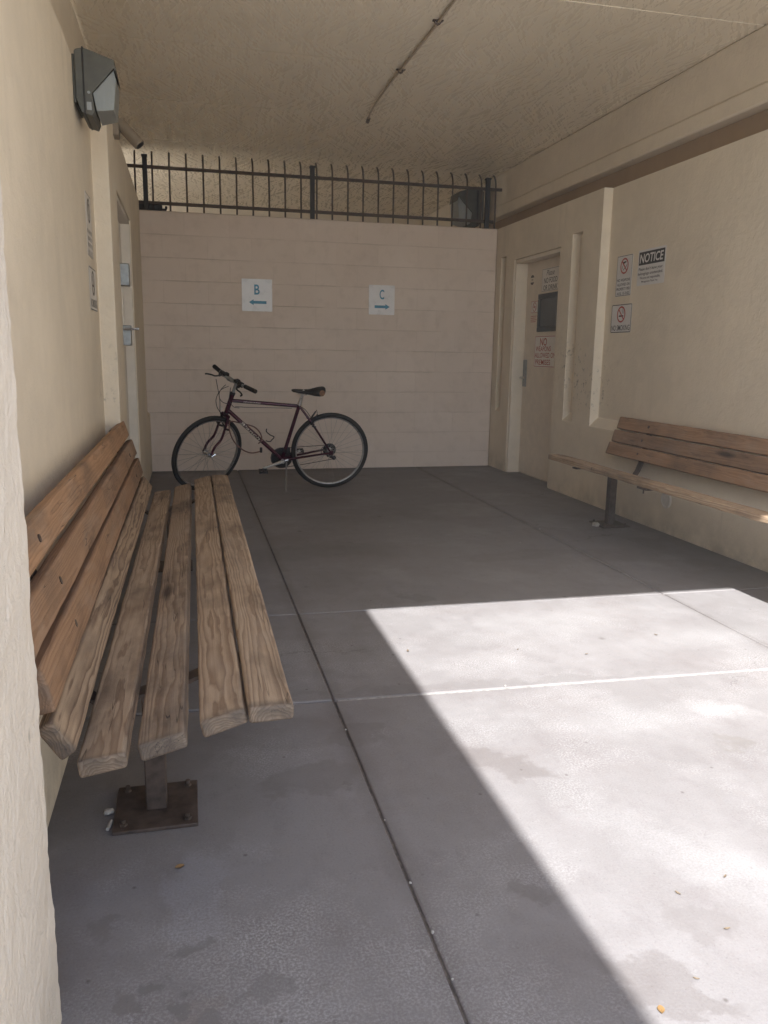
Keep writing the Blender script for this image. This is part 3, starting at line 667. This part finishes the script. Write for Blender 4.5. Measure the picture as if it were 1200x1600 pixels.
# ------------------------------------------------------------------ wall lamps
def wall_lamp(label):
    e = empty('wall_lamp', (0, 0, 0), label, 'lamp', 'wall pack lamps')
    mb = MB(); hw = .15
    prof = [(0, -.070), (0, .150), (.006, .160), (.040, .170), (.176, .130), (.186, .055), (.174, .092), (.072, -.040), (.082, -.125), (.070, -.152), (.022, -.138)]
    mb.prism(prof, -hw, hw)
    for v in mb.b.verts:                                   # the hood narrows toward the front
        if v.co.x > .1: v.co.y *= .86
    mb.build('housing', M['housing'], e, bevel=.004)
    mb = MB(); mb.prism([(.074, -.038), (.172, .088), (.181, .040), (.166, -.106), (.088, -.124)], -hw+.016, hw-.016)
    for v in mb.b.verts:
        if v.co.x > .1: v.co.y *= .84
    mb.build('glass_cover', M['glass'], e, bevel=.003)
    mb = MB(); mb.prism([(.034, .1735), (.041, .1735), (.041, -.1465), (.034, -.1465)], -hw-.003, hw+.003); mb.build('gasket', M['black'], e, bevel=.001)
    mb = MB(); mb.tube([(.058, -hw-.003, -.04), (.058, -hw+.004, -.04)], .007, 10); mb.build('screw', M['grey'], e)
    mb = MB(); mb.span((.046, -hw-.0015, -.125), (.068, -hw+.004, -.085)); mb.build('latch', M['grey'], e, bevel=.002)
    mb = MB(); mb.span((-.012, -hw+.01, -.09), (-.0005, hw-.01, .14)); mb.build('back_plate', M['housing'], e, bevel=.002)
    return e
l1 = wall_lamp('bronze wall lamp with angled glass on the left wall, nearest the camera')
l1.location = (XL-.083+.012, 4.15, 2.296); l1.scale = (.93, .9, .855)
l2 = copy_tree(l1); l2['label'] = 'dark wall lamp with glass facing left, behind right end of the railing'
l2.location = (3.20-.14, 8.62, 2.67); l2.rotation_euler = (0, 0, PI); l2.scale = (1.45, 1.1, 1.25)

# security camera on the left beam
e = empty('security_camera', (-.345, 5.10, 2.39), 'beige tube security camera high on the left wall by the railing', 'camera')
mb = MB(); ax = [(0, 0, .03), (.115, -.03, -.095)]
mb.tube([Vector(ax[0]).lerp(Vector(ax[1]), t) for t in (0, .02, .03, .97, .98, 1)], [.026, .028, .033, .033, .030, .028], 20); mb.build('barrel', M['camtan'], e)
mb = MB(); mb.tube([(.1152, -.0302, -.0953), (.1165, -.0305, -.097)], .026, 20); mb.build('lens_window', M['black'], e)
mb = MB(); mb.span((-.10, -.055, -.055), (.005, .06, .065)); mb.span((-.205, -.03, -.01), (-.10, .03, .04)); mb.build('mount_box', M['camtan'], e, bevel=.008)

# cable on the ceiling
e = empty('ceiling_cable', (1.42, 5.5, 3.0), 'thin painted cable clipped along the ceiling, drooping at its far end', 'cable')
mb = MB(); mb.tube(smoothpath([(.0, -3.4, -.010), (.0, -1.2, -.010), (.004, -.7, -.011), (-.004, -.1, -.012), (-.012, .45, -.014), (-.006, .85, -.018), (.0, 1.05, -.035), (.004, 1.12, -.05)], 6), .0075, 8); mb.build('cable', M['cable'], e)
for yy in (-2.1, -.73, .10):
    mb = MB(); mb.span((-.03, yy-.012, -.006), (.03, yy+.012, -.0005)); mb.tube([(-.016, yy, -.004), (-.012, yy, -.016), (0, yy, -.024), (.012, yy, -.016), (.016, yy, -.004)], .006, 6); mb.build('clip', M['steel'], e)
mb = MB(); mb.tube([(.004, 1.10, -.045), (.004, 1.145, -.06)], .014, 10); mb.build('end_plug', M['steel'], e)

# ------------------------------------------------------------------ benches
PCX = -.113
def make_bench(label, lumbar=True):
    e = empty('park_bench', (PCX, 3.182, 0), label, 'bench', 'wooden benches along the walls')
    T = .037
    boards = [('back_board', (-.365, .765), (-.340, .678), 'wood_back'), ('back_board', (-.325, .660), (-.300, .573), 'wood_back'), ('back_board', (-.296, .552), (-.272, .465), 'wood_back'),
              ('back_board', (-.277, .446), (-.230, .379), 'wood_bold'), ('seat_board', (-.230, .350), (-.137, .362), 'wood_seat'), ('seat_board', (-.114, .373), (-.021, .396), 'wood_seat'),
              ('seat_board', (.004, .415), (.097, .438), 'wood_seat'), ('seat_board', (.105, .443), (.198, .443), 'wood_seat')]
    skew = [0, 0, 0, .004, .008, .007, .004, .004, 0]
    if not lumbar:                                        # this one has three back boards only, set lower
        boards = [(n_, (a[0], a[1]-dz), (b[0], b[1]-dz), m_) for (n_, a, b, m_), dz in zip(boards, (.035, .025, .008, 0, 0, 0, 0, 0))]
        del boards[3]
        boards = boards[:3] + [(n_, (a[0], a[1]+.015), (b[0], b[1]+.015), m_) for n_, a, b, m_ in boards[3:]]
    rr = random.Random(3 if lumbar else 8)
    for k, (nm, a, b, mt) in enumerate(boards):
        a, b = Vector(a), Vector(b); d_ = (b-a); L_ = d_.length; d_.normalize(); n_ = Vector((d_.y, -d_.x))   # n_: into the board
        c = (a+b)/2 + n_*T/2
        mb = MB(); NY = 40; hl = 1.617 + rr.uniform(-.012, .008); sec = [(-L_/2, T/2), (L_/2, T/2), (L_/2, -T/2), (-L_/2, -T/2)]
        rings = []
        for i in range(NY+1):
            y = -hl + 2*hl*i/NY; j = lambda: rr.uniform(-.0013, .0013)
            wv = .0018*math.sin(y*1.7+k*2.1)
            rings.append([mb.b.verts.new((sx + j(), y + ((rr.uniform(-.007, .007)) if i in (0, NY) else 0), sz + j() + wv)) for sx, sz in sec])
        for i in range(NY):
            for q in range(4): mb.b.faces.new((rings[i][q], rings[i][(q+1) % 4], rings[i+1][(q+1) % 4], rings[i+1][q]))
        mb.b.faces.new(rings[0]); mb.b.faces.new(rings[-1][::-1])
        o = mb.build(nm, M[mt], e, bevel=.0075, seg=3, smooth=50)
        ang = math.atan2(d_.y, d_.x)
        o.location = (c.x-PCX, rr.uniform(-.006, .006), c.y); o.rotation_euler = (0, -ang, -skew[k] if lumbar else rr.uniform(-.001, .001))
        if nm == 'back_board' and k < 3:                    # plugged bolt heads on the back boards
            for yy in (-1.2, 1.2):
                m2 = MB(); m2.tube([(0.0, yy, T/2-.002), (0.0, yy, T/2+.0015)], .010, 12); m2.build('bolt', M['steel'], o)
    strap = [(.185, .397), (.10, .397), (.05, .383), (-.03, .350), (-.12, .330), (-.19, .309), (-.235, .308), (-.268, .335), (-.300, .385), (-.322, .440), (-.346, .545), (-.362, .62), (-.392, .705), (-.405, .75)]
    strap = [(x_-PCX-.002, z_-.004) for x_, z_ in strap]
    UPZ = 0 if lumbar else .015
    if not lumbar: strap = [(x_, z_+(UPZ if k_ < 7 else 0)) for k_, (x_, z_) in enumerate(strap[:-1])]
    for yy in (-1.212, 1.212):
        mb = MB(); mb.strip(strap, .055, .010); mb.xf(Matrix.Translation((0, yy, 0))); mb.build('bracket_arm', M['steel'], e, bevel=.001)
        mb = MB(); mb.span((-.026, yy-.026, .010), (.026, yy+.026, .327+UPZ)); po_ = mb.build('post', M['steel'], e, bevel=.004)
        mb = MB(); mb.span((-.102, yy-.106, .0005), (.102, yy+.106, .010)); mb.build('base_plate', M['steel'], po_, bevel=.002)
        for sx in (-1, 1):
            for sy_ in (-1, 1):
                mb = MB(); mb.tube([(sx*.077, yy+sy_*.08, .0105), (sx*.077, yy+sy_*.08, .017)], .010, 6); mb.tube([(sx*.077, yy+sy_*.08, .017), (sx*.077, yy+sy_*.08, .026)], .006, 8); mb.build('anchor_bolt', M['iron'], po_)
    for yy, in ((-.35,), (.78,)):
        mb = MB(); mb.span((.24, yy-.05, .389+UPZ), (.30, yy+.05, .4035+UPZ)); mb.tube([(.295, yy+.02, .392+UPZ), (.297, yy+.02, .368+UPZ)], .004, 6); mb.build('mending_plate', M['steel'], e, bevel=.002)
    return e
b1 = make_bench('long slatted wooden bench along the left wall in the foreground')
b2 = make_bench('slatted wooden bench along the right wall below the NOTICE sign', False)
b2.location = (2.845, 3.805, 0); b2.rotation_euler = (0, 0, PI)

mb = MB(); mb.disc((0, 0, 0), .058, .006, 28); mb.ring((0, -.004, 0), .050, [(-.004, 0), (.004, 0), (.003, -.004), (-.003, -.004)], n=28); mb.xf(Matrix.Rotation(R(-90), 4, 'Z'))
tag(mb.build('cleanout_cover', M['pvc'], loc=(XR-.0045, 4.72, .226)), 'round white cleanout cover low on the right wall behind the bench post', 'cover')

# ------------------------------------------------------------------ bicycle
def build_bike():
    e = empty('bicycle', (.75, 6.872, 0), 'plum coloured city bicycle on its kickstand before the block wall', 'bicycle')
    e.rotation_euler = (R(10.0), 0, 0)
    Rw = .335
    def wheel(name, hub, mat, fwd, off=0):
        X = Matrix.Translation(hub)
        tp = [(.0195*math.cos(2*PI*k/10), .0180*math.sin(2*PI*k/10)) for k in range(10)]
        mb = MB(); mb.ring((0, 0, 0), Rw-.0195, tp, n=72); ty = mb.xf(mat @ X).build(name, M['tyre'], e)
        mb = MB(); mb.ring((0, 0, 0), Rw-.042, [(.006, -.011), (.006, .011), (-.004, .009), (-.007, 0), (-.004, -.009)], n=72); mb.xf(mat @ X).build('rim', M['rim'], ty)
        mb = MB()
        for k in range(32):
            a = 2*PI*k/32; s = 1 if k % 2 else -1; t = a + (.95 if (k//2) % 2 else -.95)
            mb.tube([(.020*math.cos(t), s*.028, .020*math.sin(t)), ((Rw-.045)*math.cos(a), s*.003, (Rw-.045)*math.sin(a))], .0011, 4, cap=False)
        mb.xf(mat @ X).build('spokes', M['spoke'], ty)
        mb = MB(); mb.tube([(0, -.052, 0), (0, -.035, 0), (0, -.034, 0), (0, -.024, 0), (0, -.023, 0), (0, .023, 0), (0, .024, 0), (0, .034, 0), (0, .035, 0), (0, .052, 0)], [.007, .007, .021, .021, .014, .014, .021, .021, .007, .007], 14); mb.xf(mat @ X).build('hub', M['alu'], ty)
        return ty
    I = Matrix.Identity(4)
    RH = Vector((.410, 0, .336)); FH = Vector((-.628, 0, .336)); BB = Vector((0, 0, .264)); SC = Vector((.140, 0, .742)); HT = Vector((-.411, 0, .822)); HB = Vector((-.461, 0, .672))
    axd = (HT-HB).normalized()
    ST = Matrix.Translation(HB) @ Matrix.Rotation(R(33), 4, axd) @ Matrix.Translation(-HB)
    wheel('rear_wheel', RH, I, 0); wheel('front_wheel', FH, ST, 1)
    # frame
    mb = MB(); mb.tube([HT, HB], .0185, 14); mb.tube([(-.420, 0, .775), SC + Vector((-.004, 0, -.014))], .0145, 14); mb.tube([(-.453, 0, .700), BB], .0165, 14); mb.tube([BB, SC + Vector((.004, 0, .012))], .0150, 14)
    mb.tube([(0, -.036, .264), (0, .036, .264)], .021, 14)
    for s in (-1, 1):
        mb.tube([SC + Vector((.004, s*.012, -.02)), (.24, s*.034, .595), RH + Vector((0, s*.062, 0))], [.009, .0085, .007], 10)
        mb.tube([BB + Vector((.01, s*.02, 0)), (.10, s*.036, .283), RH + Vector((0, s*.062, 0))], [.0115, .0105, .008], 10)
        mb.box(RH + Vector((0, s*.062, 0)), (.032, .005, .036))
    mb.tube([(.205, -.03, .63), (.205, .03, .63)], .006, 8); mb.tube([(.088, -.03, .28), (.088, .03, .28)], .008, 8)
    mb.build('frame', M['purple'], e)
    mb = MB(); mb.tube([HT, HT+axd*.022], .021, 12); mb.build('headset_cup', M['black'], e); mb = MB(); mb.tube([HB, HB-axd*.018], .021, 12); mb.build('headset_cup', M['black'], e)
    # fork
    CR = HB - axd*.022
    mb = MB(); mb.tube([CR + Vector((0, -.045, 0)), CR + Vector((0, .045, 0))], .016, 10)
    for s in (-1, 1):
        mb.tube(smoothpath([CR + Vector((0, s*.042, .004)), CR - axd*.10 + Vector((0, s*.048, 0)), CR - axd*.20 + Vector((-.006, s*.050, 0)), FH + Vector((.030, s*.052, .070)), FH + Vector((0, s*.054, 0))], 4), .0105, 10)
    fk = mb.xf(ST).build('fork', M['purple'], e)
    for s in (-1, 1):
        mb = MB(); mb.tube([FH + Vector((0, s*.055, 0)), FH + Vector((0, s*.066, 0))], .010, 8); mb.tube([FH + Vector((.0, s*.066, 0)), FH + Vector((.03, s*.072, .02))], .005, 6); mb.xf(ST).build('axle_nut', M['chrome'], fk)
    # stem and bars
    S0 = HT + axd*.018; S1 = HT + axd*.115; BC = S1 + Vector((-.065, 0, .030))
    mb = MB(); mb.tube(smoothpath([S0, HT+axd*.09, S1, BC], 4), .0125, 10); mb.tube([BC + Vector((0, -.022, 0)), BC + Vector((0, .022, 0))], .020, 12); mb.xf(ST).build('stem', M['grey'], e)
    mb = MB(); hb = [BC + Vector((.040, -.285, -.002)), BC + Vector((.02, -.16, 0)), BC + Vector((0, -.07, 0)), BC + Vector((0, .07, 0)), BC + Vector((.02, .16, 0)), BC + Vector((.040, .285, -.002))]
    mb.tube(smoothpath(hb, 4), .0115, 10); bar_ = mb.xf(ST).build('handlebar', M['grey'], e)
    for s in (-1, 1):
        a = BC + Vector((.022, s*.17, 0)); b = BC + Vector((.043, s*.295, -.002))
        mb = MB(); mb.tube([a, a.lerp(b, .03), a.lerp(b, .97), b], [.014, .0175, .0175, .014], 12); mb.xf(ST).build('grip', M['rubber'], bar_)
        c_ = BC + Vector((.014, s*.125, 0))
        mb = MB(); mb.tube([c_ + Vector((.002, -s*.02, 0)), c_ + Vector((.002, s*.02, 0))], .022, 10); mb.tube([c_, c_ + Vector((-.03, s*.01, -.012))], .014, 8); mb.tube(smoothpath([c_ + Vector((-.03, s*.0, -.012)), c_ + Vector((-.055, s*.03, -.022)), c_ + Vector((-.05, s*.07, -.03)), c_ + Vector((-.065, s*.115, -.034)), c_ + Vector((-.085, s*.125, -.034))], 3), .0065, 8); mb.xf(ST).build('brake_lever', M['black'], bar_)
        mb = MB(); q = BC + Vector((.012, s*.078, .012)); mb.box(q, (.045, .04, .026)); mb.xf(ST).build('shifter', M['black'], bar_, bevel=.006)
    # cables
    mb = MB()
    def P(px, py, y=0):   # image position on the bicycle's own plane
        d_ = 764.4-(px-322)*.0147-py; return Vector(((px-299.1)/184.7-.75, y, d_/(179+7*d_/197)/.985))
    for pts in ([(338, 590, -.02), (341, 608, -.05), (343, 622, -.05), (343, 640, -.04), (346, 650, -.03)], [(356, 599, -.06), (344, 605, -.07), (337.5, 618, -.07), (338.5, 631, -.06), (344, 641, -.05), (348, 648, -.03)],
                [(352, 598, -.03), (343, 607, -.06), (342.5, 617, -.06), (347, 624, -.05), (356, 628, -.03)], [(359, 602, -.04), (357.5, 612, -.05), (357, 622, -.03), (363, 632, -.025), (372, 634, -.02)]):
        mb.tube(smoothpath([P(*q) for q in pts], 5), .0028, 6)
    mb.tube(smoothpath([P(452, 627, -.02), P(468, 632, -.03), P(476, 640, -.035), P(482, 650, -.04)], 4), .0026, 6)
    mb.tube([P(366, 632.5, -.004), P(380, 633.5, -.004), P(452, 634, -.004)], .0026, 6)
    mb.build('brake_cables', M['black'], e)
    mb = MB(); q = P(345, 633, -.055); mb.tube([q + Vector((0, -.006, 0)), q + Vector((0, .004, 0))], .017, 14)
    for v in mb.b.verts: v.co.x = q.x + (v.co.x-q.x)*.55
    mb.build('front_reflector', M['pvc'], e)
    # brakes
    for nm, base, mtx, dirv in (('rear_brake', Vector((.236, 0, .60)), I, Vector((.05, 0, .035))), ('front_brake', CR - axd*.075 + Vector((-.01, 0, 0)), ST, Vector((-.028, 0, .0)))):
        mb = MB()
        for s in (-1, 1):
            a = base + Vector((0, s*.045, -.02)); mb.tube([a, a + dirv*.5 + Vector((0, s*.012, .03)), a + dirv + Vector((0, s*.004, .055))], [.010, .008, .006], 8); mb.tube([a + Vector((.01, 0, -.01)), a + Vector((.04, 0, -.025))], .009, 8)
        mb.tube([base + dirv + Vector((0, -.045, .035)), base + dirv + Vector((0, 0, .06)), base + dirv + Vector((0, .045, .035))], .002, 5)
        mb.xf(mtx).build(nm, M['black'], e)
    # saddle and post
    mb = MB(); mb.tube([SC, (.172, 0, .858)], .0130, 12); mb.tube([SC + Vector((-.002, 0, -.006)), SC + Vector((.004, 0, .014))], .019, 12); mb.tube([(.172, -.02, .856), (.172, .02, .856)], .014, 10); mb.build('seat_post', M['alu'], e)
    mb = MB(); rows = [(.072, .010, .868, .012), (.085, .019, .872, .026), (.12, .022, .872, .032), (.17, .028, .870, .038), (.22, .044, .872, .048), (.265, .066, .882, .068), (.30, .078, .890, .080), (.33, .074, .893, .080), (.346, .054, .890, .062), (.355, .02, .880, .03)]
    rg = []
    for (x_, hw, zt, hh) in rows:
        rg.append([mb.b.verts.new((x_, hw*math.cos(2*PI*k/14), zt - hh/2 + (hh/2)*math.sin(2*PI*k/14)*(1 if math.sin(2*PI*k/14) > 0 else .95))) for k in range(14)])
    for i in range(len(rg)-1):
        for k in range(14): mb.b.faces.new((rg[i][k], rg[i][(k+1) % 14], rg[i+1][(k+1) % 14], rg[i+1][k]))
    mb.b.faces.new(rg[0]); mb.b.faces.new(rg[-1][::-1])
    sd = mb.build('saddle', M['vinyl'], e, smooth=60)
    mb = MB(); pa = []
    for k in range(16):
        a = 2*PI*k/16; x_ = .316+.024*math.cos(a); z_ = .855+.026*math.sin(a); pa.append((x_, -.0815+.9*abs(x_-.30)**1.5, z_))
    mb.poly(pa); mb.build('worn_patch', M['vinylworn'], sd)
    mb = MB()
    for s in (-1, 1): mb.tube([(.11, s*.018, .842), (.15, s*.022, .828), (.21, s*.022, .828), (.28, s*.026, .842)], .0035, 6)
    mb.build('saddle_rails', M['alu'], sd)
    # drivetrain, on the far side
    mb = MB(); mb.ring((0, .045, .264), .085, [(.006, -.0015), (.006, .0015), (-.010, .0015), (-.010, -.0015)], n=60); mb.disc((0, .0450, .264), .0905, .002, teeth=44, td=.004)
    mb.ring((0, .039, .264), .066, [(.006, -.0015), (.006, .0015), (-.010, .0015), (-.010, -.0015)], n=48)
    for k in range(5):
        a = R(20+72*k); mb.tube([(0, .05, .264), (.078*math.cos(a), .046, .264+.078*math.sin(a))], .008, 6)
    mb.build('chainring', M['black'], e)
    def crank(s, tip):
        mb = MB(); t_ = Vector(tip); mb.tube([Vector((0, s*.060, .264)), Vector((0, s*.066, .264)).lerp(t_ + Vector((0, s*.070, 0)), .5), t_ + Vector((0, s*.072, 0))], [.015, .0105, .011], 10); mb.tube([(0, s*.03, .264), (0, s*.072, .264)], .016, 12)
        c_ = mb.build('crank', M['alu'], e)
        mb = MB(); q = t_ + Vector((-.002, s*.115, -.012)); mb.box(q + Vector((-.03, 0, 0)), (.012, .075, .022)); mb.box(q + Vector((.03, 0, 0)), (.012, .075, .022)); mb.box(q + Vector((0, -.035, 0)), (.055, .006, .018)); mb.box(q + Vector((0, .035, 0)), (.055, .006, .018)); mb.tube([t_ + Vector((0, s*.07, -.006)), q], .008, 8)
        mb.build('pedal', M['black'], c_, bevel=.002)
    crank(-1, (-.166, 0, .212)); crank(1, (.164, 0, .318))
    mb = MB()
    for k in range(6): mb.disc((.41, .052-.0045*k, .336), .030+.0052*k, .002, teeth=16+2*k, td=.003)
    mb.build('cassette', M['black'], e)
    mb = MB(); mb.tube([(.0, .042, .352), (.40, .045, .374)], .0035, 6); mb.tube(smoothpath([(.0, .042, .176), (.2, .043, .205), (.44, .045, .246)], 3), .0035, 6)
    mb.tube([(.0+.088*math.cos(R(a)), .042, .264+.088*math.sin(R(a))) for a in range(90, 271, 20)], .0035, 6); mb.build('chain', M['iron'], e)
    mb = MB(); mb.box((.415, .058, .29), (.04, .02, .05)); mb.tube([(.425, .055, .275), (.452, .055, .245)], .010, 8); mb.disc((.430, .046, .272), .018, .006, 14); mb.disc((.455, .046, .258), .020, .006, 14); mb.tube(smoothpath([(.41, .07, .33), (.36, .075, .35), (.345, .06, .30), (.36, .055, .28)], 3), .003, 6); mb.build('rear_derailleur', M['black'], e, bevel=.002)
    mb = MB(); mb.box((.045, .04, .335), (.055, .018, .05)); mb.tube([(.03, 0, .36), (.03, 0, .33)], .022, 10); mb.build('front_derailleur', M['black'], e, bevel=.003)
    mb = MB(); mb.tube(smoothpath([(.035, -.02, .27), (.03, -.06, .17), (.022, -.115, .060), (.018, -.155, -.021)], 3), .0075, 8); mb.tube([(.02, -.03, .262), (.05, -.03, .268)], .014, 8); mb.build('kickstand', M['spoke'], e)
    mb = MB(); mb.tube(smoothpath([P(413.5, 667), P(413, 671.5), P(419, 677), P(425, 680), P(421, 685), P(418.5, 687.5), P(412, 686)], 3), .0048, 6); mb.build('bottle_cage', M['black'], e)
    # lettering
    def letters(s, a, b, ht, mat, nm, bold, r):
        mb = MB(); L_ = (b-a).length; text_into(mb, s, 0, 0, L_, ht, bold, .15, 0)
        d_ = (b-a).normalized(); n_ = Vector((-d_.z, 0, d_.x))
        if n_.z < 0: n_ = -n_
        for v in mb.b.verts:
            t_, h_ = v.co.x, v.co.y; yy = -math.sqrt(max(r*r-h_*h_, 1e-8)) - .0008; p_ = (a+b)/2 + d_*t_ + n_*h_; v.co = (p_.x, yy, p_.z)
        mb.build(nm, mat, e, smooth=0)
    dt0, dt1 = Vector((-.453, 0, .700)), BB
    letters('Bianchi', dt0.lerp(dt1, .235), dt0.lerp(dt1, .62), .024, M['decal'], 'down_tube_lettering', .02, .0168)
    t0, t1 = Vector((-.420, 0, .775)), SC + Vector((-.004, 0, -.014))
    letters('ADVANTAGE', t0.lerp(t1, .17), t0.lerp(t1, .43), .010, M['decal'], 'top_tube_lettering', .01, .0148)
    return e, P
bike, BP = build_bike()
# cable lock hung from the frame
lockm = Matrix.Translation((.75, 6.872, 0)) @ Matrix.Rotation(R(10), 4, 'X')
e = empty('cable_lock', (.75, 6.872, 0), 'brown cable lock hanging loose from the bicycle frame by the front wheel', 'lock')
e.rotation_euler = (R(10), 0, 0)
mb = MB(); mb.tube(smoothpath([BP(357, 655, -.03), BP(356, 664, -.06), BP(360, 678, -.09), BP(367.5, 688, -.10), BP(378, 697, -.09), BP(390, 701.5, -.07), BP(402, 700.5, -.05)], 6), .0055, 8)
mb.tube(smoothpath([BP(357, 655, -.03), BP(363, 657, .02), BP(378, 661, .03), BP(394, 665.5, .03), BP(403, 673, .0), BP(405.5, 683, -.03), BP(400, 689, -.03)], 6), .0055, 8); mb.build('lock_cable', M['lockcable'], e)
mb = MB(); q = BP(404, 698.5, -.05); mb.tube([q + Vector((0, 0, -.018)), q + Vector((0, 0, .024))], .011, 10); mb.build('lock_barrel', M['black'], e)

# ------------------------------------------------------------------ litter on the floor
def leaf(loc, ln, wd, rz, mat, label, group, curl=.25):
    mb = MB(); n = 7; L = []; Rr = []; Mi = []
    for i in range(n):
        t = i/(n-1); hw = wd/2*math.sin(PI*min(1, t*.92+.04))**.8; x_ = (t-.5)*ln; zc = curl*ln*(t-.5)**2
        L.append(mb.b.verts.new((x_, hw, zc+.3*hw+.002))); Mi.append(mb.b.verts.new((x_, 0, zc+.001))); Rr.append(mb.b.verts.new((x_, -hw, zc+.3*hw+.002)))
    for i in range(n-1): mb.b.faces.new((L[i], L[i+1], Mi[i+1], Mi[i])); mb.b.faces.new((Mi[i], Mi[i+1], Rr[i+1], Rr[i]))
    o = mb.build('leaf', mat, loc=loc, rot=(0, 0, rz)); return tag(o, label, 'leaf', group)
def crumple(loc, r, label, seed):
    rr = random.Random(seed); mb = MB(); bmesh.ops.create_icosphere(mb.b, subdivisions=2, radius=r)
    for v in mb.b.verts: v.co *= rr.uniform(.62, 1.1); v.co.z = max(v.co.z*.7, -r*.45)
    o = mb.build('crumpled_paper', M['paper'], smooth=0, loc=(loc[0], loc[1], r*.45)); return tag(o, label, 'paper')
leaf((-.054, 1.706, .001), .021, .015, .3, M['leafy'], 'small yellow leaf on shaded concrete in front of the bench foot', None)
leaf((.796, 1.10, .001), .019, .013, 1.2, M['leafy'], 'small yellow leaf lying at the edge of the sunlit patch', None)
for k, (x_, y_, ln) in enumerate([(1.049, 1.259, .020), (1.014, 1.381, .020), (1.154, 1.41, .018), (.904, 1.152, .016), (.812, 2.92, .030), (1.5, 2.75, .02), (1.9, 2.9, .022), (1.25, 2.85, .018)]):
    leaf((x_, y_, .001), ln*.75, ln*.28, k*1.9, M['leafdry'], 'tiny dry brown leaf scrap on the sunlit concrete', 'dry leaf scraps on the sunlit floor', .5)
crumple((-.232, 1.967), .014, 'white crumpled paper scrap beside the foot plate of the near bench', 4)
crumple((2.725, 4.985), .032, 'white crumpled paper by the post foot of the right bench', 9)
mb = MB(); mb.tube([(-.016, 0, .005), (.014, 0, .005)], .0045, 10); mb.tube([(.0141, 0, .005), (.021, 0, .005)], .0043, 10)
tag(mb.build('cigarette_butt', M['paper'], loc=(-.225, 1.905, 0), rot=(0, 0, 1.4)), 'pale cigarette butt at corner of the near bench foot plate', 'cigarette')
rr = random.Random(11)
for k, (x_, y_) in enumerate([(.446, 1.54), (.450, 1.38), (.447, 1.79), (1.065, 2.52), (2.292, 4.96), (.70, 5.98), (.444, 2.3), (.449, 1.25), (2.0, 4.6), (1.3, 5.2)]):
    mb = MB(); bmesh.ops.create_icosphere(mb.b, subdivisions=1, radius=rr.uniform(.0025, .005))
    for v in mb.b.verts: v.co *= rr.uniform(.7, 1.1)
    tag(mb.build('pebble', M['paper'], loc=(x_, y_, .003), smooth=0), 'tiny pale pebble on the concrete floor', 'pebble', 'pale pebbles scattered on the floor')

# ------------------------------------------------------------------ thin haze added to stand in for lens veiling
mb = MB(); mb.span((-61, -61, -1.03), (61, 61, 3.4))
hm = bpy.data.materials.new('veil_haze'); hm.use_nodes = True; ht = hm.node_tree
ht.nodes.remove(ht.nodes['Principled BSDF']); pv_ = ht.nodes.new('ShaderNodeVolumePrincipled')
pv_.inputs['Color'].default_value = (.93, .92, .92, 1); pv_.inputs['Density'].default_value = .006
ht.links.new(pv_.outputs[0], ht.nodes['Material Output'].inputs['Volume'])
tag(mb.build('haze', hm, smooth=0), kind='stuff')
